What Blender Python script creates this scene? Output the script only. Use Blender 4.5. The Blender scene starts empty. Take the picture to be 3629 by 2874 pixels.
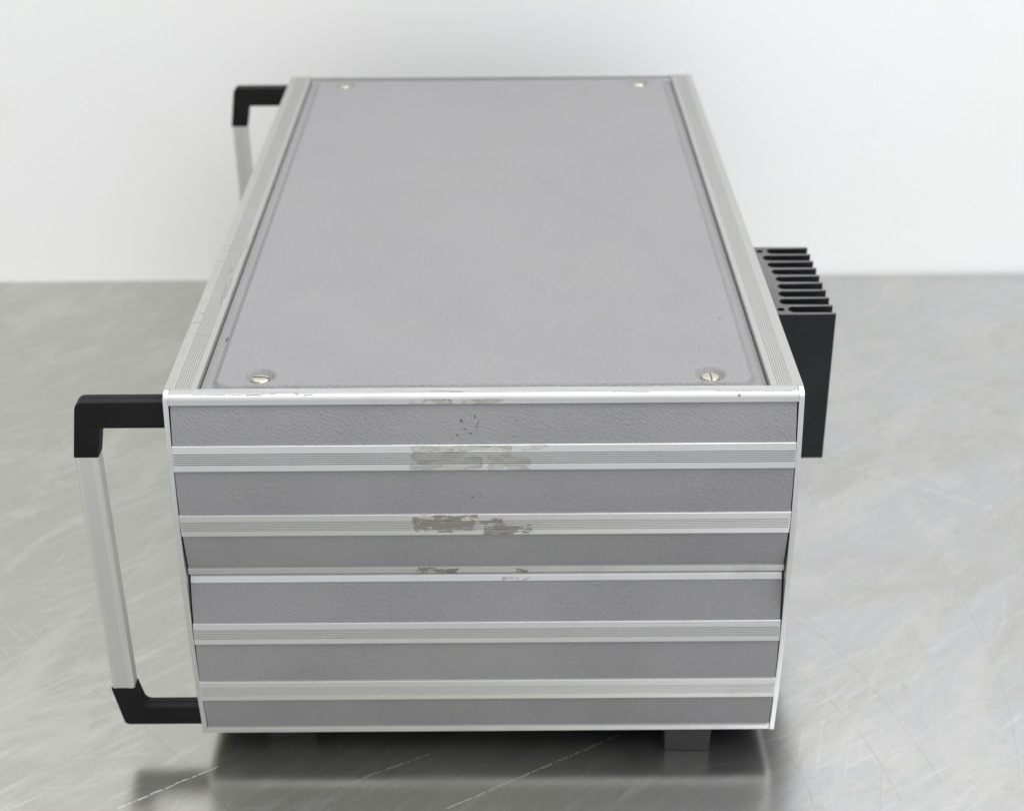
import bpy, bmesh, math
from mathutils import Vector, Matrix
S = 0.28                       # one case depth in metres; shapes below are in case depths
H, D, G = 0.6723, 1.728, 0.047 # case height, case width, clearance under the case
scene = bpy.context.scene
C = scene.collection
ROOT = Vector((0.5, D/2, -H-G))

# ---------------------------------------------------------------- materials
def new_mat(name):
    m = bpy.data.materials.new(name); m.use_nodes = True
    nt = m.node_tree; b = nt.nodes['Principled BSDF']
    return m, nt, b
def N(nt, t, **kw):
    n = nt.nodes.new(t)
    for k, v in kw.items():
        if k.startswith('i_'):
            key = k[2:]; key = int(key) if key.isdigit() else key.replace('_', ' ')
            n.inputs[key].default_value = v
        else: setattr(n, k, v)
    return n
def L(nt, a, b): nt.links.new(a, b)
def M(nt, op, a, b=None, c=None, clamp=False):
    n = nt.nodes.new('ShaderNodeMath'); n.operation = op; n.use_clamp = clamp
    for i, v in enumerate((a, b, c)):
        if v is None: continue
        if isinstance(v, (int, float)): n.inputs[i].default_value = v
        else: nt.links.new(v, n.inputs[i])
    return n.outputs[0]
def unit_coords(nt, table=False):
    """object coordinates rescaled to case depths, origin at the case's near left top corner"""
    tc = N(nt, 'ShaderNodeTexCoord')
    mp = N(nt, 'ShaderNodeMapping'); L(nt, tc.outputs['Object'], mp.inputs['Vector'])
    mp.inputs['Scale'].default_value = (1/S,)*3
    if not table: mp.inputs['Location'].default_value = tuple(ROOT)
    return mp.outputs[0]
def noise(nt, co, scale, detail=3, rough=.5, rot=0, sc=(1,1,1), dist=0, loc=(0,0,0)):
    mp = N(nt, 'ShaderNodeMapping'); L(nt, co, mp.inputs['Vector'])
    mp.vector_type = 'TEXTURE'   # rotate first, then stretch
    mp.inputs['Rotation'].default_value = (0,0,rot) if not isinstance(rot, tuple) else rot
    mp.inputs['Scale'].default_value = tuple(1/x for x in sc); mp.inputs['Location'].default_value = loc
    n = N(nt, 'ShaderNodeTexNoise'); L(nt, mp.outputs[0], n.inputs['Vector'])
    n.inputs['Scale'].default_value = scale; n.inputs['Detail'].default_value = detail
    n.inputs['Roughness'].default_value = rough; n.inputs['Distortion'].default_value = dist
    return n.outputs['Fac']
def ramp(nt, f, a, b, va=0., vb=1.):
    n = N(nt, 'ShaderNodeMapRange'); n.interpolation_type = 'SMOOTHSTEP'
    L(nt, f, n.inputs[0])
    for i, v in enumerate((a, b, va, vb)): n.inputs[i+1].default_value = v
    return n.outputs[0]
def mix(nt, f, a, b):
    n = N(nt, 'ShaderNodeMix', data_type='RGBA')
    if isinstance(f, (int, float)): n.inputs[0].default_value = f
    else: L(nt, f, n.inputs[0])
    for i, v in ((6, a), (7, b)):
        if isinstance(v, tuple): n.inputs[i].default_value = (*v, 1)
        else: L(nt, v, n.inputs[i])
    return n.outputs[2]
def scratch(nt, co, p, q, w, bow=0., wob=.004, ax=(0, 1), brk=None):
    """mask of one scratch from p to q in the plane of axes ax, width w, bowed sideways"""
    s = N(nt, 'ShaderNodeSeparateXYZ'); L(nt, co, s.inputs[0])
    u, v = s.outputs[ax[0]], s.outputs[ax[1]]
    dx, dy = q[0]-p[0], q[1]-p[1]; ln = math.hypot(dx, dy); dx /= ln; dy /= ln
    du, dv = M(nt, 'SUBTRACT', u, p[0]), M(nt, 'SUBTRACT', v, p[1])
    t = M(nt, 'DIVIDE', M(nt, 'ADD', M(nt, 'MULTIPLY', du, dx), M(nt, 'MULTIPLY', dv, dy)), ln)
    d = M(nt, 'SUBTRACT', M(nt, 'MULTIPLY', dv, dx), M(nt, 'MULTIPLY', du, dy))
    tt = M(nt, 'MULTIPLY', t, M(nt, 'SUBTRACT', 1., t))
    d = M(nt, 'SUBTRACT', d, M(nt, 'MULTIPLY', tt, 4*bow))
    nz = noise(nt, co, 9/ln, 2)
    d = M(nt, 'ADD', d, M(nt, 'MULTIPLY', M(nt, 'SUBTRACT', nz, .5), wob*2))
    m = ramp(nt, M(nt, 'ABSOLUTE', d), w*.3, w, 1, 0)
    m = M(nt, 'MULTIPLY', m, ramp(nt, tt, 0, .05))
    if brk is not None:
        m = M(nt, 'MULTIPLY', m, ramp(nt, noise(nt, co, 40/ln, 3, loc=(p[0]*7, p[1]*5, 0)), brk-.08, brk+.1))
    return m
def box_mask(nt, co, ax, a, b, soft):
    s = N(nt, 'ShaderNodeSeparateXYZ'); L(nt, co, s.inputs[0])
    v = s.outputs[ax]
    return M(nt, 'MULTIPLY', ramp(nt, v, a-soft, a+soft), ramp(nt, v, b-soft, b+soft, 1, 0))
def vmax(nt, l):
    r = l[0]
    for x in l[1:]: r = M(nt, 'MAXIMUM', r, x)
    return r

def leather_mat(name, specks=(), top=False):
    m, nt, b = new_mat(name); co = unit_coords(nt)
    rot = (0, .55, 0) if not top else (0, 0, .45)
    sc = (1, 1, 2.1) if not top else (1, 2.1, 1)
    g1 = noise(nt, co, 165, 3, .65, rot, sc, dist=1.0)
    g2 = noise(nt, co, 210, 2, .5, rot, sc)
    vo = N(nt, 'ShaderNodeTexVoronoi', feature='SMOOTH_F1'); vo.inputs['Scale'].default_value = 150
    mp = N(nt, 'ShaderNodeMapping'); L(nt, co, mp.inputs[0]); mp.inputs['Rotation'].default_value = rot; mp.inputs['Scale'].default_value = tuple(1/x for x in sc); mp.vector_type = 'TEXTURE'
    L(nt, mp.outputs[0], vo.inputs['Vector'])
    h = M(nt, 'ADD', M(nt, 'MULTIPLY', g1, 1.2), M(nt, 'ADD', M(nt, 'MULTIPLY', g2, .35), M(nt, 'MULTIPLY', vo.outputs['Distance'], -.5)))
    patch = noise(nt, co, 5, 3)
    h = M(nt, 'MULTIPLY', h, ramp(nt, patch, .35, .65, .55 if not top else .9, 1.1))
    bp = N(nt, 'ShaderNodeBump'); bp.inputs['Distance'].default_value = .0007 if not top else .0007
    bp.inputs['Strength'].default_value = .8 if not top else .8
    L(nt, h, bp.inputs['Height']); L(nt, bp.outputs[0], b.inputs['Normal'])
    base = ((.256, .255, .262) if top else (.288, .286, .298)); worn = ((.266, .266, .269) if top else (.298, .297, .304))
    col = mix(nt, ramp(nt, noise(nt, co, 3.2, 4, .6), .35, .65, 0, 1 if not top else .5), base, worn)
    col = mix(nt, M(nt, 'MULTIPLY', ramp(nt, noise(nt, co, 6, 5, .65, loc=(3, 1, 2), rot=.5, sc=(1, .45, 1)), .58, .75), .13 if not top else .06), col, (.27, .27, .25))
    # fine dirt specks
    sp = N(nt, 'ShaderNodeTexVoronoi'); sp.inputs['Scale'].default_value = 55; L(nt, co, sp.inputs['Vector'])
    dots = M(nt, 'MULTIPLY', ramp(nt, sp.outputs['Distance'], .03, .07, 1, 0), ramp(nt, noise(nt, co, 7, 3, loc=(9, 2, 4)), .60, .66))
    ms = [M(nt, 'MULTIPLY', dots, .55)]
    for (x0, x1, z0, z1, dens) in specks:
        ax = 1 if top else 2
        bx = M(nt, 'MULTIPLY', box_mask(nt, co, 0, x0, x1, .008), box_mask(nt, co, ax, z0, z1, .006))
        nn = noise(nt, co, 150, 3, .6, loc=(x0*9, 0, 0))
        ms.append(M(nt, 'MULTIPLY', M(nt, 'MULTIPLY', bx, ramp(nt, nn, dens, dens+.04)), .85))
    if top:
        ms.append(M(nt, 'MULTIPLY', scratch(nt, co, (.78, .72), (.60, 1.02), .020, .03), .03))
        ms.append(M(nt, 'MULTIPLY', scratch(nt, co, (.80, .70), (.88, .35), .020, -.02), .03))
        ms.append(M(nt, 'MULTIPLY', scratch(nt, co, (.42, 1.05), (.50, 1.10), .002, .004, .002), .15))
        ms.append(M(nt, 'MULTIPLY', scratch(nt, co, (.55, 1.10), (.74, 1.34), .0018, .01, .003, brk=.45), .18))
        ms.append(M(nt, 'MULTIPLY', scratch(nt, co, (.0660, .205), (.0668, .222), .0024, 0, .001), .95))
        ms.append(M(nt, 'MULTIPLY', scratch(nt, co, (.9000, .262), (.9000, .272), .0014, 0, .001), .8))
    msk = vmax(nt, ms)
    L(nt, mix(nt, msk, col, (.045, .042, .04)), b.inputs['Base Color'])
    b.inputs['Roughness'].default_value = .5; b.inputs['Specular IOR Level'].default_value = .42
    return m

def alu_mat(name, rough=.44, base=(.74, .742, .745), metallic=.92, axis=0, residue=None, marks=None, grime=0.25):
    m, nt, b = new_mat(name); co = unit_coords(nt)
    sc = [60, 60, 60]; sc[axis] = 1.5
    br = noise(nt, co, 8, 3, .6, 0, tuple(sc))
    c2 = tuple(x*.97 for x in base)
    col = mix(nt, ramp(nt, br, .3, .7), base, c2)
    gn = ramp(nt, noise(nt, co, 7, 5, .65, loc=(4, 2, 7)), .52, .75)
    col = mix(nt, M(nt, 'MULTIPLY', gn, grime), col, (.50, .49, .45))
    rg = M(nt, 'ADD', M(nt, 'MULTIPLY', M(nt, 'SUBTRACT', br, .5), .05), rough)
    rg = M(nt, 'ADD', rg, M(nt, 'MULTIPLY', gn, .08))
    met = None
    if marks:
        mk = vmax(nt, marks(nt, co))
        col = mix(nt, mk, col, (.07, .068, .06)); rg = M(nt, 'ADD', rg, M(nt, 'MULTIPLY', mk, .3))
        met = M(nt, 'SUBTRACT', metallic, M(nt, 'MULTIPLY', mk, .6))
    if residue:
        blobs, dark = residue
        film = []; thick = []
        for (x0, x1, z0, z1) in blobs:
            wob = noise(nt, co, 38, 4, .7, 0, (1, 1, 2.5), loc=(x0*11, 0, z0*5))
            s = N(nt, 'ShaderNodeSeparateXYZ'); L(nt, co, s.inputs[0])
            xx = M(nt, 'ADD', s.outputs[0], M(nt, 'MULTIPLY', M(nt, 'SUBTRACT', wob, .5), .030))
            zz = M(nt, 'ADD', s.outputs[2], M(nt, 'MULTIPLY', M(nt, 'SUBTRACT', wob, .5), .035))
            k = M(nt, 'MULTIPLY', M(nt, 'MULTIPLY', ramp(nt, xx, x0, x0+.002), ramp(nt, xx, x1-.002, x1, 1, 0)),
                  M(nt, 'MULTIPLY', ramp(nt, zz, z0, z0+.001), ramp(nt, zz, z1-.001, z1, 1, 0)))
            film.append(M(nt, 'MULTIPLY', k, ramp(nt, noise(nt, co, 60, 4, .7, 0, (.5, 1, 1.6), loc=(z0*9+x0*13, 3, 1)), .39, .44)))
        f = vmax(nt, film)
        edge = ramp(nt, noise(nt, co, 90, 4, .7, 0, (.35, 1, 2), loc=(2, 3, 9)), .5, .58)
        rc = mix(nt, M(nt, 'MULTIPLY', edge, .8), (.40, .39, .335) if not dark else (.23, .21, .17), (.15, .135, .11))
        geo = N(nt, 'ShaderNodeNewGeometry'); gs = N(nt, 'ShaderNodeSeparateXYZ'); L(nt, geo.outputs['True Normal'], gs.inputs[0])
        facing = ramp(nt, gs.outputs[2], .35, .5, 1, .12)
        ff = M(nt, 'MULTIPLY', M(nt, 'MULTIPLY', f, facing), .6 if not dark else .85)
        col = mix(nt, ff, col, rc)
        met = M(nt, 'SUBTRACT', metallic, M(nt, 'MULTIPLY', ff, .8)) if met is None else met
        rg = M(nt, 'ADD', rg, M(nt, 'MULTIPLY', ff, .25))
    L(nt, col, b.inputs['Base Color']); L(nt, rg, b.inputs['Roughness'])
    if met is None: b.inputs['Metallic'].default_value = metallic
    else: L(nt, met, b.inputs['Metallic'])
    bp = N(nt, 'ShaderNodeBump'); bp.inputs['Distance'].default_value = .00003; bp.inputs['Strength'].default_value = .2
    L(nt, br, bp.inputs['Height']); L(nt, bp.outputs[0], b.inputs['Normal'])
    return m

def black_mat(name, col, rough, spec=.5, metallic=0., sc=300, bump=.3):
    m, nt, b = new_mat(name); co = unit_coords(nt)
    n1 = noise(nt, co, sc, 3, .6)
    c = mix(nt, ramp(nt, noise(nt, co, 9, 4), .4, .7), col, tuple(x*1.35+.002 for x in col))
    dust = M(nt, 'MULTIPLY', ramp(nt, noise(nt, co, 170, 2, .5, loc=(5, 5, 5)), .74, .78), .5)
    L(nt, mix(nt, dust, c, (.25, .25, .25)), b.inputs['Base Color'])
    b.inputs['Roughness'].default_value = rough; b.inputs['Metallic'].default_value = metallic
    b.inputs['Specular IOR Level'].default_value = spec
    bp = N(nt, 'ShaderNodeBump'); bp.inputs['Distance'].default_value = .0001; bp.inputs['Strength'].default_value = bump
    L(nt, n1, bp.inputs['Height']); L(nt, bp.outputs[0], b.inputs['Normal'])
    return m

def left_rail_marks(nt, co):
    r = []
    for p, q, w, bow in (((.006, .600), (.018, .598), .0028, .002), ((.004, .575), (.015, .585), .003, -.004), ((.030, .590), (.036, .582), .002, 0),
                  ((.041, .625), (.046, .590), .003, .004), ((.046, .600), (.044, .545), .0022, -.002), ((.002, .525), (.014, .527), .0026, 0),
                  ((.030, .500), (.033, .470), .0024, .003), ((.041, .450), (.040, .360), .0022, .002), ((.036, .420), (.038, .33), .0018, 0),
                  ((.006, .300), (.013, .285), .0026, .004), ((.010, .262), (.015, .255), .0028, 0), ((.002, .258), (.008, .250), .003, .003),
                  ((.012, .215), (.048, .20), .0016, 0), ((.036, .170), (.041, .165), .002, 0)):
        r.append(M(nt, 'MULTIPLY', scratch(nt, co, p, q, w, bow, .0025, brk=.46), .6))
    sc = ramp(nt, noise(nt, co, 120, 3, .7, loc=(1, 8, 2), sc=(1, .5, 1)), .70, .75)
    r.append(M(nt, 'MULTIPLY', M(nt, 'MULTIPLY', sc, box_mask(nt, co, 1, .1, .7, .1)), .5))
    return r
def right_rail_marks(nt, co):
    sc = ramp(nt, noise(nt, co, 140, 3, .7, loc=(1, 8, 2)), .72, .77)
    return [M(nt, 'MULTIPLY', scratch(nt, co, (.962, .045), (.968, .085), .006, 0, .004), .06), M(nt, 'MULTIPLY', sc, .2),
            M(nt, 'MULTIPLY', scratch(nt, co, (.984, .018), (.998, .022), .007, 0, .004), .06)]
def front_rail_marks(nt, co):
    r = []
    for p, q, w, bow in (((.045, -.006), (.10, -.0058), .0009, 0), ((.10, -.0060), (.18, -.0052), .0009, 0), ((.205, -.004), (.212, -.008), .0016, .001),
                         ((.13, -.008), (.155, -.0075), .0012, .001), ((.415, .0), (.47, -.002), .0008, 0), ((.70, -.004), (.76, -.0055), .0009, 0),
                         ((.86, -.0055), (.985, -.0052), .0009, 0), ((.22, -.0075), (.235, -.0065), .0013, 0), ((.895, -.0115), (.90, -.011), .002, 0)):
        r.append(M(nt, 'MULTIPLY', scratch(nt, co, p, q, w, bow, .0012, brk=.42), .8))
    return r

MT = {}
MT['leather_front'] = leather_mat('grey_leathercloth_front')
MT['leather_specked'] = leather_mat('grey_leathercloth_specked', specks=((.452, .50, -.07, -.035, .60),))
MT['leather_specked2'] = leather_mat('grey_leathercloth_light_specks', specks=((.462, .492, -.178, -.168, .58),))
MT['leather_top'] = leather_mat('grey_leathercloth_top', top=True)
MT['alu'] = alu_mat('anodised_aluminium')
MT['alu_side'] = alu_mat('aluminium_side_frame', rough=.38, axis=2)
MT['alu_left'] = alu_mat('aluminium_left_rail', rough=.42, base=(.51, .51, .496), axis=1, marks=left_rail_marks)
MT['alu_right'] = alu_mat('aluminium_right_rail', rough=.42, base=(.51, .51, .496), axis=1, marks=right_rail_marks)
MT['alu_bar'] = alu_mat('aluminium_grip', base=(.80, .80, .80), rough=.38, axis=2)
MT['rail_a'] = alu_mat('aluminium_rail_top', rough=.60, base=(.57, .57, .57), marks=front_rail_marks, residue=([(.385, .455, -.0175, -.009), (.463, .53, -.0165, -.008)], False))
MT['rail_b'] = alu_mat('aluminium_rail_taped', residue=([(.384, .470, -.112, -.080), (.383, .497, -.129, -.100), (.470, .545, -.093, -.079), (.503, .573, -.128, -.098), (.560, .60, -.088, -.082)], False))
MT['rail_c'] = alu_mat('aluminium_rail_taped_dark', residue=([(.384, .462, -.218, -.203), (.384, .485, -.236, -.214), (.455, .49, -.212, -.203), (.497, .545, -.246, -.226), (.520, .575, -.240, -.222), (.49, .53, -.222, -.212)], True))
MT['alu_front'] = alu_mat('aluminium_front_rail', rough=.52, base=(.72, .722, .725))
MT['rail_d'] = alu_mat('aluminium_rail_thin_taped', rough=.56, base=(.58, .58, .58), residue=([(.385, .455, -.331, -.318), (.548, .572, -.331, -.318)], True))
MT['rail_e'] = alu_mat('aluminium_rail_round_taped', residue=([(.525, .572, -.346, -.341)], False))
MT['dark'] = black_mat('chassis_gap_shade', (.008, .009, .010), .6, .3)  # inner body, near-black colour stands in for shade in the cover gaps
MT['grip'] = black_mat('black_moulded_plastic', (.006, .006, .007), .55, .18)
MT['sink'] = black_mat('black_anodised_heatsink', (.010, .011, .012), .45, .3)
MT['sink_cut'] = black_mat('heatsink_sawn_end', (.105, .10, .103), .5, .5, .2)
MT['foot'] = black_mat('grey_rubber_foot', (.030, .030, .032), .6, .4)
MT['screw'] = alu_mat('nickel_screw', rough=.25, base=(.56, .53, .45), axis=0, grime=.6)

def wall_mat():
    m, nt, b = new_mat('white_painted_wall'); co = unit_coords(nt, True)
    c = mix(nt, ramp(nt, noise(nt, co, .8, 4), .35, .65), (.885, .89, .90), (.865, .87, .865))
    c = mix(nt, M(nt, 'MULTIPLY', ramp(nt, noise(nt, co, 4, 4), .6, .8), .2), c, (.67, .67, .66))
    L(nt, c, b.inputs['Base Color']); b.inputs['Roughness'].default_value = .6
    return m
def table_mat():
    m, nt, b = new_mat('worn_stainless_steel'); co = unit_coords(nt, True)
    clean = (.55, .55, .557); film = (.485, .485, .432)
    side = N(nt, 'ShaderNodeSeparateXYZ'); L(nt, co, side.inputs[0])
    big = noise(nt, co, 1.3, 4, .55, .3, (1, 1, 1), dist=.6)
    sw1 = noise(nt, co, 2.3, 6, .68, .65, (.9, 1.5, 1), dist=.9)
    sw2 = noise(nt, co, 3.6, 6, .70, 1.0, (.8, 1.5, 1), dist=.9, loc=(4, 4, 0))
    fine = noise(nt, co, 15, 4, .65, .75, (.35, 4, 1), dist=.6)
    fine2 = noise(nt, co, 16, 4, .65, .22, (.25, 5, 1), dist=.5, loc=(3, 7, 1))
    # greenish film mostly towards the left half
    lf = M(nt, 'ADD', M(nt, 'MULTIPLY', ramp(nt, side.outputs[0], .2, 1.1, 1, 0), .40), M(nt, 'MULTIPLY', sw1, .9), clamp=True)
    fm = ramp(nt, lf, .38, .72)
    c = mix(nt, fm, clean, film)
    c = mix(nt, M(nt, 'MULTIPLY', ramp(nt, sw2, .50, .60), .40), c, (.64, .64, .61))
    c = mix(nt, M(nt, 'MULTIPLY', ramp(nt, sw1, .5, .70), .20), c, (.44, .44, .41))
    c = mix(nt, M(nt, 'MULTIPLY', ramp(nt, fine, .48, .70), .38), c, (.67, .67, .66))
    c = mix(nt, M(nt, 'MULTIPLY', ramp(nt, fine2, .48, .70), .20), c, (.48, .48, .46))
    for rr, ll in ((.55, (1, 5, 2)), (-.9, (6, 2, 2)), (1.3, (2, 2, 8)), (.1, (8, 8, 1))):
        hair = noise(nt, co, 70, 2, .5, rr, (.06, 2.2, 1), loc=ll)
        wh = ramp(nt, noise(nt, co, 3, 3, .6, loc=ll), .48, .62)
        c = mix(nt, M(nt, 'MULTIPLY', M(nt, 'MULTIPLY', ramp(nt, hair, .60, .72), wh), .20), c, (.86, .86, .85))
        c = mix(nt, M(nt, 'MULTIPLY', M(nt, 'MULTIPLY', ramp(nt, hair, .40, .28), wh), .20), c, (.40, .40, .38))
    # stain spots
    vo = N(nt, 'ShaderNodeTexVoronoi'); vo.inputs['Scale'].default_value = 9; vo.inputs['Randomness'].default_value = 1
    wp = N(nt, 'ShaderNodeVectorMath', operation='ADD'); L(nt, co, wp.inputs[0])
    nz = N(nt, 'ShaderNodeTexNoise'); nz.inputs['Scale'].default_value = 20; L(nt, co, nz.inputs['Vector'])
    ml = N(nt, 'ShaderNodeVectorMath', operation='SCALE'); L(nt, nz.outputs['Color'], ml.inputs[0]); ml.inputs['Scale'].default_value = .05
    L(nt, ml.outputs[0], wp.inputs[1]); L(nt, wp.outputs[0], vo.inputs['Vector'])
    sp = M(nt, 'MULTIPLY', ramp(nt, vo.outputs['Distance'], .06, .13, 1, 0), ramp(nt, noise(nt, co, 3.5, 2, loc=(1, 2, 3)), .55, .62))
    c = mix(nt, M(nt, 'MULTIPLY', sp, .35), c, (.42, .42, .38))
    darks, lights = [], []
    def pt(px, py): return (px, py)
    for p, q, bow, s in TBL_DARK:
        darks.append(M(nt, 'MULTIPLY', scratch(nt, co, p, q, .0013, bow, .004, brk=.40), s*.7))
    for p, q, w, bow, s in TBL_LIGHT:
        lights.append(M(nt, 'MULTIPLY', scratch(nt, co, p, q, w*.5, bow, .003, brk=.44), s*.7))
    # random hairlines
    for r, sc_, th, l in ((.5, 13, .006, (0, 0, 0)), (-.7, 10, .005, (3, 1, 0))):
        mp = N(nt, 'ShaderNodeMapping'); L(nt, co, mp.inputs[0]); mp.inputs['Rotation'].default_value = (0, 0, r)
        mp.vector_type = 'TEXTURE'; mp.inputs['Scale'].default_value = (8, 1, 1); mp.inputs['Location'].default_value = l
        v = N(nt, 'ShaderNodeTexVoronoi', feature='DISTANCE_TO_EDGE'); v.inputs['Scale'].default_value = sc_; L(nt, mp.outputs[0], v.inputs['Vector'])
        k = M(nt, 'MULTIPLY', ramp(nt, v.outputs['Distance'], th*.4, th, 1, 0), ramp(nt, noise(nt, co, 4, 3, loc=l), .52, .62))
        (lights if r > 0 else darks).append(M(nt, 'MULTIPLY', k, .10))
    dk, lt = vmax(nt, darks), vmax(nt, lights)
    c = mix(nt, M(nt, 'MULTIPLY', dk, .7), c, (.27, .27, .26))
    c = mix(nt, lt, c, (.88, .88, .88))
    L(nt, c, b.inputs['Base Color'])
    met = M(nt, 'SUBTRACT', .95, M(nt, 'MULTIPLY', fm, .07)); met = M(nt, 'SUBTRACT', met, M(nt, 'MULTIPLY', lt, .3))
    L(nt, met, b.inputs['Metallic'])
    rg = M(nt, 'ADD', .15, M(nt, 'MULTIPLY', ramp(nt, big, .35, .65), .07)); rg = M(nt, 'ADD', rg, M(nt, 'MULTIPLY', fine2, .05))
    rg = M(nt, 'ADD', rg, M(nt, 'MULTIPLY', lt, .35))
    L(nt, rg, b.inputs['Roughness'])
    bp = N(nt, 'ShaderNodeBump'); bp.inputs['Distance'].default_value = .0003; bp.inputs['Strength'].default_value = .10
    hh = M(nt, 'ADD', M(nt, 'MULTIPLY', fine, .4), M(nt, 'ADD', M(nt, 'MULTIPLY', fine2, .15), M(nt, 'MULTIPLY', big, 2.)))
    L(nt, hh, bp.inputs['Height']); L(nt, bp.outputs[0], b.inputs['Normal'])
    return m
# scratches on the table, in case depths: start, end, bow, strength
TBL_DARK = [((-.26, .20), (.10, -.20), .02, .8), ((-.38, .40), (-.52, -.10), .03, .6), ((-.05, -.13), (.10, -.01), -.005, .7),
            ((1.02, .33), (1.20, -.15), .035, .9), ((1.12, .40), (1.28, -.10), .02, .7), ((.97, .10), (1.05, -.15), .02, .9),
            ((1.45, .48), (1.40, -.14), .03, .55), ((1.22, .02), (1.16, -.16), -.01, .6), ((1.15, .13), (1.35, -.12), .01, .5), ((.14, .03), (.17, -.16), 0, .6)]
TBL_LIGHT = [((-.13, -.14), (.03, -.03), .0035, 0, .8), ((.24, -.09), (.40, .0), .003, 0, .55), ((.42, -.15), (.74, .05), .0035, 0, .6),
             ((1.25, 1.05), (1.62, .80), .010, 0, .22), ((1.42, .05), (1.55, .10), .008, .02, .30), ((1.20, .12), (1.25, .26), .006, .01, .2), ((.98, .02), (1.2, .14), .006, -.01, .2),
             ((-.30, .10), (-.12, .33), .004, .01, .12)]
MT['wall'] = wall_mat()
MT['table'] = table_mat()

# ---------------------------------------------------------------- mesh helpers
def link(name, bm, mats, parent=None, bevel=0, seg=2, smooth=False, loc=None):
    """coordinates in bm are case depths; parts are stored relative to the case's base"""
    off = ROOT if parent is not None else Vector((0, 0, 0))
    if loc is not None: off = off + Vector(loc)
    for v in bm.verts: v.co = (v.co - off) * S
    bmesh.ops.recalc_face_normals(bm, faces=bm.faces)
    me = bpy.data.meshes.new(name); bm.to_mesh(me); bm.free()
    for m in (mats if isinstance(mats, (list, tuple)) else [mats]): me.materials.append(m)
    o = bpy.data.objects.new(name, me); C.objects.link(o)
    if parent is not None: o.parent = parent
    if loc is not None: o.location = Vector(loc) * S
    if smooth:
        for p in me.polygons: p.use_smooth = True
    if bevel:
        md = o.modifiers.new('bevel', 'BEVEL'); md.width = bevel*S; md.segments = seg; md.limit_method = 'ANGLE'
        md.angle_limit = math.radians(40); md.harden_normals = False
        for p in me.polygons: p.use_smooth = True
        wn = o.modifiers.new('weighted', 'WEIGHTED_NORMAL'); wn.keep_sharp = False
    return o
AX = {'x': lambda u, v, w: (w, u, v), 'y': lambda u, v, w: (u, w, v), 'z': lambda u, v, w: (u, v, w)}
def extrude(bm, prof, axis, a, b, shift=(0, 0), holes=()):
    """closed 2D profile swept along an axis; x: profile is (y,z); y: (x,z); z: (x,y)"""
    f = AX[axis]
    loops = [prof] + list(holes); allv = []
    edges = []
    for lp in loops:
        va = [bm.verts.new(f(u, v, a)) for u, v in lp]
        vb = [bm.verts.new(f(u+shift[0], v+shift[1], b)) for u, v in lp]
        allv.append((va, vb)); n = len(lp)
        for i in range(n):
            j = (i+1) % n
            bm.faces.new((va[i], va[j], vb[j], vb[i]))
    if not holes:
        bm.faces.new(list(reversed(allv[0][0]))); bm.faces.new(allv[0][1])
    else:
        for side in (0, 1):
            es = []
            for vs in allv:
                l = vs[side]
                for i in range(len(l)):
                    es.append(bm.edges.get((l[i], l[(i+1) % len(l)])))
            bmesh.ops.triangle_fill(bm, use_beauty=True, edges=es)
def box(bm, x0, x1, y0, y1, z0, z1):
    extrude(bm, [(x0, y0), (x1, y0), (x1, y1), (x0, y1)], 'z', z0, z1)
def empty(name, loc):
    o = bpy.data.objects.new(name, None); C.objects.link(o); o.location = Vector(loc)*S; o.empty_display_size = .05
    return o

# ---------------------------------------------------------------- the case
case = empty('instrument_case', ROOT)
case['label'] = 'grey leathercloth and ribbed aluminium equipment case with black handles and heat sink'
case['category'] = 'equipment case'

bm = bmesh.new(); box(bm, .0120, .9880, .012, D-.012, -H+.004, -.016); link('chassis', bm, MT['dark'], case, .002)
# curved side frames
def frame_front(n=26):
    pts = [(.0083, 0), (.0030, -.0006), (-.0020, -.0022), (-.0062, -.0050), (-.0094, -.0085), (-.0112, -.0125)]
    z0, z1 = -.0125, -H
    for i in range(1, n+1):
        t = i/n
        pts.append((-.0112 + .0112*t - .025*4*t*(1-t), z0+(z1-z0)*t))
    return pts
fr = frame_front()
side_prof = fr + [(D-y, z) for y, z in reversed(fr)] + [(D-.0083, -.004), (.0083, -.004)]
for x0 in (0, 1-.0088):
    bm = bmesh.new(); extrude(bm, side_prof, 'x', x0, x0+.0088); link('side_frame', bm, MT['alu_side'], case, .0009)
# ribbed rails along both long top edges
def grooves(a, b, n, w, d, top):
    """profile points along a flat top from a to b with n grooves"""
    out = []
    for i in range(n):
        c = a + (b-a)*(i/(n-1) if n > 1 else .5)
        out += [(c-w/2, top), (c-w/4, top-d), (c+w/4, top-d), (c+w/2, top)]
    return out
def side_rail_prof():
    p = [(0.0, -.0036), (0.0, 0.0)] + grooves(.0175, .0400, 7, .0013, .0011, 0.0) + [(.0500, 0.0), (.0508, -.0008), (.0508, -.013), (.0490, -.013), (.0490, -.0036)]
    return p
sp = side_rail_prof()
bm = bmesh.new(); extrude(bm, sp, 'y', .0087, D-.0087); link('side_rail', bm, MT['alu_left'], case)
bm = bmesh.new(); extrude(bm, [(1-x, z) for x, z in sp], 'y', .0087, D-.0087); link('side_rail', bm, MT['alu_right'], case)

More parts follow.
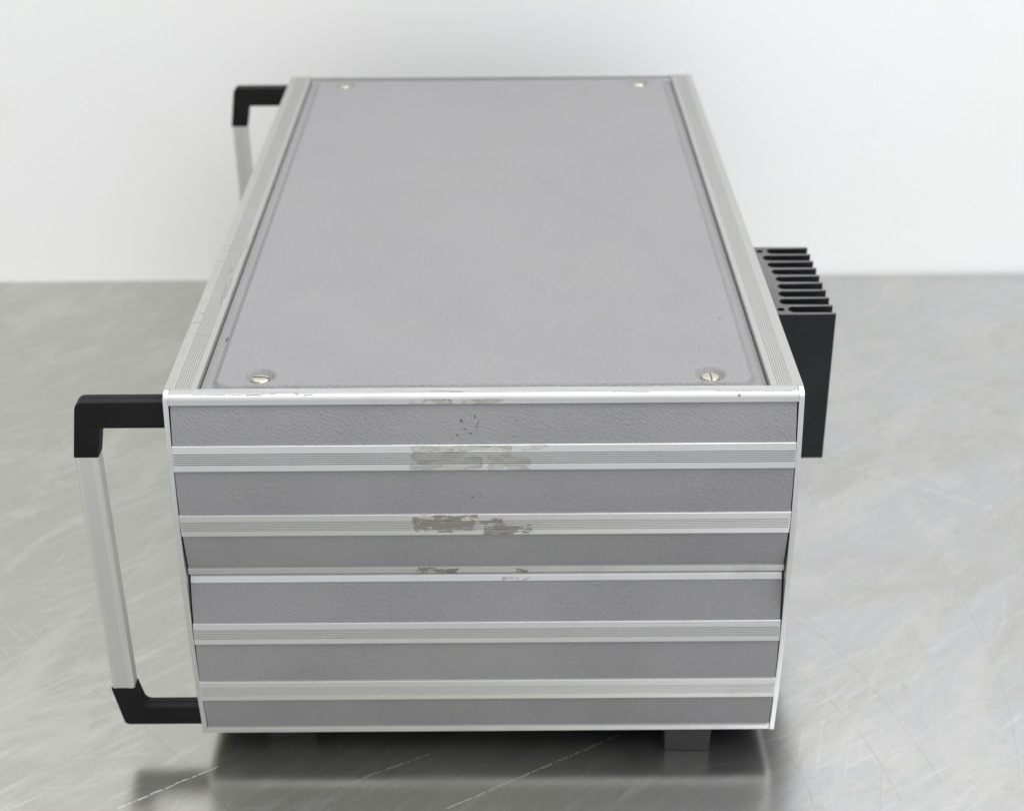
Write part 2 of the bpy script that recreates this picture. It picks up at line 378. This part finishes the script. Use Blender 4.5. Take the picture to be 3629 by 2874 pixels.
# top panel with pressed border and screw dimples
SCREWS = [(.1437, .0590), (.8602, .0560), (.1405, 1.657), (.8655, 1.660)]
def sst(a, b, x):
    t = max(0, min(1, (x-a)/(b-a))); return t*t*(3-2*t)
def top_h(x, y):
    # distance inside a round-cornered rectangle
    R_ = .034; ax_, bx_, ay_, by_ = .0665, .9335, .0170, D-.0235
    px_ = max(ax_+R_-x, x-(bx_-R_)); py_ = max(ay_+R_-y, y-(by_-R_))
    d_ = R_ - (math.hypot(px_, py_) if px_ > 0 and py_ > 0 else max(px_, py_))
    e = sst(0, .0125, d_)
    z = -.0120 + .0082*e
    z += .0012*math.sin(x*5.1+1)*math.sin(y*3.3) * e * .5
    for sx, sy in SCREWS:
        r = math.hypot(x-sx, y-sy)
        z -= .0080*(1-sst(.0150, .0265, r)) - .0010*math.exp(-((r-.030)/.006)**2)
    return z
nx, ny = 300, 480
bm = bmesh.new(); x0, x1, y0, y1 = .0520, .9480, .0083, D-.0165
# rows denser near screws and borders
def dens(a, b, n, hot):
    xs = []; k = 4000; acc = 0; cum = [0]
    for i in range(k):
        t = a+(b-a)*(i+.5)/k
        w = 1 + 4*sum(math.exp(-((t-h)/.03)**2) for h in hot); acc += w; cum.append(acc)
    j = 0
    for i in range(n+1):
        tgt = acc*i/n
        while j < k and cum[j+1] < tgt: j += 1
        xs.append(a+(b-a)*min(1, j/k if i < n else 1))
    return xs
gx = dens(x0, x1, nx, (.071, .144, .862, .929)); gy = dens(y0, y1, ny, (.03, .057, 1.658, 1.69))
grid = [[bm.verts.new((x, y, top_h(x, y))) for x in gx] for y in gy]
for j in range(ny):
    for i in range(nx): bm.faces.new((grid[j][i], grid[j][i+1], grid[j+1][i+1], grid[j+1][i]))
border = [grid[0][i] for i in range(nx+1)] + [grid[j][nx] for j in range(1, ny+1)] + [grid[ny][i] for i in range(nx-1, -1, -1)] + [grid[j][0] for j in range(ny-1, 0, -1)]
low = [bm.verts.new((v.co.x, v.co.y, -.0145)) for v in border]
for i in range(len(border)):
    j = (i+1) % len(border); bm.faces.new((border[i], border[j], low[j], low[i]))
link('top_panel', bm, MT['leather_top'], case, smooth=True)
# slotted screws
def half_disc(r, s, w, a0, n=18):
    """half a round head left of a slot of width w"""
    a = math.acos(w/2/r); pts = []
    for i in range(n+1):
        t = -a + 2*a*i/n; pts.append((r*math.cos(t), r*math.sin(t)))
    return [(s*(x*math.cos(a0)-y*math.sin(a0)), s*(x*math.sin(a0)+y*math.cos(a0))) for x, y in pts]
for (sx, sy), ang in zip(SCREWS, (1.45, .05, .6, 1.2)):
    bm = bmesh.new(); r = .0146; zb = -.0128 if sy < 1 else -.0110
    extrude(bm, [(sx+r*.97*math.cos(t*math.pi/16), sy+r*.97*math.sin(t*math.pi/16)) for t in range(32)], 'z', zb-.003, zb+.0016)
    for s in (1, -1):
        prev = None
        rings = [(r, 0), (r, .0035), (r*.90, .0052), (r*.70, .0062), (r*.4, .0068)]
        vs = []
        for rr, hh in rings:
            hd = half_disc(rr, s, .0032, ang); vs.append([bm.verts.new((sx+x, sy+y, zb+.0010+hh)) for x, y in hd])
        for a_, b_ in zip(vs, vs[1:]):
            n = len(a_)
            for i in range(n): bm.faces.new((a_[i], a_[(i+1) % n], b_[(i+1) % n], b_[i]))
        bm.faces.new(vs[-1]); bm.faces.new(list(reversed(vs[0])))
    link('screw', bm, MT['screw'], case)

# two curved covers, each of leathercloth panels between ribbed rails
X0, X1 = .0112, .9888
def arc(zt, zb, yt, yb, s):
    def f(z, off=0.):
        t = max(0, min(1, (z-zt)/(zb-zt))); y = yt+(yb-yt)*t-s*4*t*(1-t)
        dy = (yb-yt)/(zb-zt) - s*4*(1-2*t)/(zb-zt)
        n = Vector((-1, dy)).normalized()        # outward, towards -y
        return (y+n.x*off, z+n.y*off)
    return f
A1 = arc(-.017, -.336, -.012, -.010, .024); A2 = arc(-.346, -.672, -.012, -.001, .024)
def band(f, za, zb, offs, inner=-.005):
    """profile following the arc from za down to zb; offs = [(fraction, offset)]"""
    n = 12
    out = [f(za+(zb-za)*s, o) for s, o in offs]
    back = [f(za+(zb-za)*(1-i/n), inner) for i in range(n+1)]
    return out + back
def rib_offs(hi=.0042, lo=.0003, n=6, a=.30, b=.79):
    o = [(0, 0.), (0, hi-.0006), (.015, hi), (a, hi)]
    p = (b-a)/n
    for i in range(n):
        s = a+p*i
        o += [(s+.06*p, lo), (s+.50*p, hi), (s+.97*p, hi)]
    o += [(b+.002, hi), (.985, hi), (1, hi-.0006), (1, 0.)]
    return o
def panel(f, za, zb, mat):
    n = 10; bm = bmesh.new()
    extrude(bm, band(f, za, zb, [(i/n, 0.) for i in range(n+1)]), 'x', X0+.0005, X1-.0005); o = link('leathercloth_panel', bm, mat, case)
    return o
def rail(f, za, zb, mat, **k):
    bm = bmesh.new(); extrude(bm, band(f, za, zb, rib_offs(**k)), 'x', X0, X1); return link('ribbed_rail', bm, mat, case)
def thin_rail(f, za, zb, mat):
    bm = bmesh.new(); extrude(bm, band(f, za, zb, [(0, 0.), (0, .0036), (.06, .0042), (.96, .0042), (1, .0036), (1, 0.)]), 'x', X0, X1, )
    return link('thin_rail', bm, mat, case)
# rounded rail on the near top edge
def edge_prof(dz=0, dy=0, full=True):
    P0, P1, P2, P3 = Vector((.0083, 0)), Vector((-.0050, -.0026)), Vector((-.0128, -.0092)), Vector((-.0152, -.0166))
    pts = [P0]
    d = (P1-P0); n = Vector((d.y, -d.x)).normalized()
    if n.y > 0: n = -n
    if full:
        for i in range(4):
            c = .14 + .22*i
            for s, o in ((-.05, 0), (-.025, .0009), (.025, .0009), (.05, 0)): pts.append(P0+d*(c+s)+n*o)
    pts.append(P1)
    for i in range(1, 7):                       # rounding P1..P2
        t = i/7; q = P1.lerp(P2, t); k = math.sin(math.pi*t)*.0013
        pts.append(q+Vector((-.62, .78))*k)
    pts += [P2, P3, P3+Vector((.004, .0)), Vector((-.002, -.013)), Vector((.0083, -.006))]
    return [(p.x+dy, p.y+dz) for p in pts]
ep = edge_prof()
bm = bmesh.new(); extrude(bm, ep, 'x', .0094, 1-.0094); link('edge_rail', bm, MT['rail_a'], case)
bm = bmesh.new(); extrude(bm, [(D-.006-y, z) for y, z in ep], 'x', .0094, 1-.0094); link('edge_rail', bm, MT['alu'], case)
bm = bmesh.new(); extrude(bm, edge_prof(dz=-.3306, dy=.0012, full=False)[3:], 'x', X0+.001, X1-.001); link('edge_rail', bm, MT['rail_e'], case)
panel(A1, -.0150, -.0816, MT['leather_specked'])
rail(A1, -.0814, -.1236, MT['rail_b'])
panel(A1, -.1234, -.2035, MT['leather_specked2'])
rail(A1, -.2033, -.2442, MT['rail_c'])
panel(A1, -.2440, -.3149, MT['leather_front'])
thin_rail(A1, -.3147, -.3284, MT['rail_d'])
panel(A2, -.3440, -.4193, MT['leather_front'])
rail(A2, -.4191, -.4581, MT['alu_front'])
panel(A2, -.4579, -.5370, MT['leather_front'])
rail(A2, -.5368, -.5790, MT['alu_front'])
panel(A2, -.5788, -.6521, MT['leather_front'])
thin_rail(A2, -.6519, -.6640, MT['alu_front'])

# handles: aluminium grip between two black brackets
def rounded(pts, radii, n=6):
    out = []; m = len(pts)
    for i in range(m):
        p = Vector(pts[i]); r = radii[i]
        if r <= 0: out.append(tuple(p)); continue
        a = (Vector(pts[i-1])-p).normalized(); b = (Vector(pts[(i+1) % m])-p).normalized()
        ang = a.angle(b); t = r/math.tan(ang/2); p0 = p+a*t; p1 = p+b*t
        c = p+(a+b).normalized()*(r/math.sin(ang/2))
        v0, v1 = p0-c, p1-c
        a0 = math.atan2(v0.y, v0.x); da = (math.atan2(v1.y, v1.x)-a0+math.pi) % (2*math.pi)-math.pi
        for k in range(n+1):
            t_ = a0+da*k/n; out.append((c.x+r*math.cos(t_), c.y+r*math.sin(t_)))
    return out
def handle(ya):
    dp = .030
    zt, zb = -.1200, -.5770
    # grip profile (x,y) at its top end, swept down with a slight lean
    y0, y1 = ya+.0005, ya+dp-.0005
    xo, xi = -.1552, -.1165
    front = []
    for i in range(7):
        c = xo+.0085+.0185*i/6
        front += [(c-.0008, y0), (c-.0004, y0+.0009), (c+.0004, y0+.0009), (c+.0008, y0)]
    prof = [(xo, y0+.004), (xo+.0028, y0)] + front + [(xi-.0022, y0), (xi, y0+.0022), (xi, y1-.003), (xi-.004, y1), (xo+.004, y1), (xo, y1-.004)]
    bm = bmesh.new(); extrude(bm, prof, 'z', zt, zb, (.0052, 0)); g = link('handle', bm, MT['alu_bar'], case)
    up = rounded([(.002, -.0212), (-.1425, -.0212), (-.1562, zt), (-.1165, zt), (-.1075, -.0672), (.002, -.0672)], [0, .013, 0, 0, .002, 0])
    dn = rounded([(.002, -.6560), (-.1355, -.6560), (-.1515, zb), (-.1105, zb), (-.1000, -.6195), (.002, -.6195)], [0, .010, 0, 0, .014, 0])
    for pr in (up, dn):
        bm = bmesh.new(); extrude(bm, pr, 'y', ya, ya+dp*.55); extrude(bm, pr, 'y', ya+dp*.55+.0006, ya+dp)
        b = link('bracket', bm, MT['grip'], case, .0016, 3)
        b.parent = g
    return g
handle(.0050); handle(D-.0350)

# heat sink on the right-hand face
HX, HY0, HY1, HZ0, HZ1 = 1.130, .4060, .7260, -.3580, -.0605
nf = 10; th = .0095; pitch = (HY1-HY0-th)/(nf-1)
lens = [.084, .0945, .091, .0875, .086, .0885, .0915, .0955, .083]      # slot depths, near to far
fy = [HY0+th/2+pitch*i for i in range(nf)]
root = []
for i in range(nf):
    l = min(lens[max(0, i-1)], lens[min(nf-2, i)]) - .010
    root.append(HX-l)
prof = [(1.0002, HY1), (1.0002, HY0)]
for i in range(nf):
    a, b = fy[i]-th/2, fy[i]+th/2
    prof.append((root[i], a)); prof.append((root[i], b))
    if i < nf-1:
        sx = HX-lens[i]; ya, yb = b, fy[i+1]-th/2; yc = (ya+yb)/2; ry = (yb-ya)/2; rx = .0105
        for k in range(0, 11):
            t = -math.pi/2+math.pi*k/10
            prof.append((sx+rx-rx*math.cos(t), yc+ry*math.sin(t)))
def ring(cx, cy, rx, ry, n=20): return [(cx+rx*math.cos(2*math.pi*k/n), cy+ry*math.sin(2*math.pi*k/n)) for k in range(n)]
bm = bmesh.new()
extrude(bm, prof, 'z', HZ0, HZ1, holes=[ring(1.0335, (fy[0]+fy[1])/2, .0068, .0072), ring(1.0335, (fy[-1]+fy[-2])/2, .0068, .0072)])
for f in bm.faces: f.material_index = 1 if all(v.co.z > HZ1-1e-4 for v in f.verts) else 0
sink = link('heat_sink', bm, [MT['sink'], MT['sink_cut']], case)
for i in range(nf):
    a, b = fy[i]-th/2, fy[i]+th/2; xe = HX; tp = .0012
    pr = [(root[i]+.0001, a), *(((HX-.056, a+tp*.4), (HX-.056, a-.0006), (HX-.0545, a-.0006), (HX-.0545, a+tp*.4)) if i else ()), (HX-.001, a+tp), (HX, a+tp+.001),
          (HX, b-tp-.001), (HX-.001, b-tp), (HX-.0545, b-tp*.4), (HX-.0545, b+.0006), (HX-.056, b+.0006), (HX-.056, b-tp*.4), (root[i]+.0001, b)]
    bm = bmesh.new(); extrude(bm, pr, 'z', HZ0, HZ1)
    for f in bm.faces: f.material_index = 1 if all(v.co.z > HZ1-1e-4 for v in f.verts) else 0
    o = link('fin', bm, [MT['sink'], MT['sink_cut']], case, .0007, 1); o.parent = sink

# feet
def foot(x0, y0, w, d, rot, taper=.004):
    bm = bmesh.new(); zt, zb = -H+.004, -H-G
    c, s = math.cos(rot), math.sin(rot)
    q = [(0, 0), (w, 0), (w, d), (0, d)]; r = [(taper, taper), (w-taper, taper), (w-taper, d-taper), (taper, d-taper)]
    tv = [bm.verts.new((x0+c*x-s*y, y0+s*x+c*y, zt)) for x, y in q]; bv = [bm.verts.new((x0+c*x-s*y, y0+s*x+c*y, zb)) for x, y in r]
    bm.faces.new(tv); bm.faces.new(bv)
    for i in range(4): bm.faces.new((tv[i], tv[(i+1) % 4], bv[(i+1) % 4], bv[i]))
    link('foot', bm, MT['foot'], case, .002, 2)
foot(.808, .000, .082, .080, -.03, .002)
foot(.112, .034, .082, .080, .32, .002)
foot(.808, D-.10, .082, .080, 0); foot(.110, D-.10, .082, .080, 0)

# ---------------------------------------------------------------- table and wall
TZ = -H-G
bm = bmesh.new(); box(bm, -4.2, 5.2, -1.15, 2.118, TZ-.12, TZ)
tb = link('steel_table', bm, MT['table'], None, .006, 3)
tb['label'] = 'scratched brushed stainless steel table top under the equipment case'; tb['category'] = 'table'
bm = bmesh.new(); extrude(bm, [(-6, 2.120-.045), (7, 2.120+.045), (7, 2.5), (-6, 2.5)], 'z', TZ-2.6, TZ+7)
wl = link('wall', bm, MT['wall'])
wl['label'] = 'plain white painted wall behind the steel table'; wl['category'] = 'wall'

# ---------------------------------------------------------------- camera
cam = bpy.data.cameras.new('camera'); co = bpy.data.objects.new('camera', cam); C.objects.link(co)
P = [0.539240729, -2.23419465, 1.14748844]; a, b, c = -0.484324482, 0.00568348795, -0.00211654353
Rm = Matrix.Rotation(c, 3, 'Z') @ Matrix.Rotation(a, 3, 'X') @ Matrix.Rotation(b, 3, 'Y')
right, fwd, up = Rm.col[0], Rm.col[1], Rm.col[2]
m4 = Matrix((right, up, -fwd)).transposed().to_4x4(); m4.translation = Vector(P)*S
co.matrix_world = m4
cam.sensor_width = 22.3; cam.sensor_fit = 'HORIZONTAL'; cam.lens = 5.70972807/3.629*22.3
cam.clip_start = .01; cam.clip_end = 100
cam.dof.use_dof = True; cam.dof.focus_distance = 2.50*S; cam.dof.aperture_fstop = 6.3; cam.dof.aperture_blades = 7
scene.camera = co

# ---------------------------------------------------------------- light
w = bpy.data.worlds.new('World'); scene.world = w; w.use_nodes = True
bg = w.node_tree.nodes['Background']; bg.inputs[0].default_value = (.97, .985, 1.0, 1); bg.inputs[1].default_value = .70
def area(name, loc, target, sx, sy, power, col):
    l = bpy.data.lights.new(name, 'AREA'); l.shape = 'RECTANGLE'; l.size = sx; l.size_y = sy; l.energy = power; l.color = col
    o = bpy.data.objects.new(name, l); C.objects.link(o); o.location = loc
    o.rotation_euler = (Vector(target)-Vector(loc)).to_track_quat('-Z', 'Y').to_euler(); return o
area('ceiling_panel', (1.3, -.42, 1.95), (.45, .15, 0), 3.2, 1.5, 41, (1, .99, .98))
area('wall_fill_light', (-.15, .12, 1.55), (.0, .587, .25), 2.6, .3, 16, (1, .995, .985))  # added fill lamp, brightens and evens out the wall
scene.view_settings.view_transform = 'Standard'; scene.view_settings.look = 'None'
scene.view_settings.exposure = 0.07; scene.view_settings.gamma = 1
scene.render.engine = 'CYCLES'
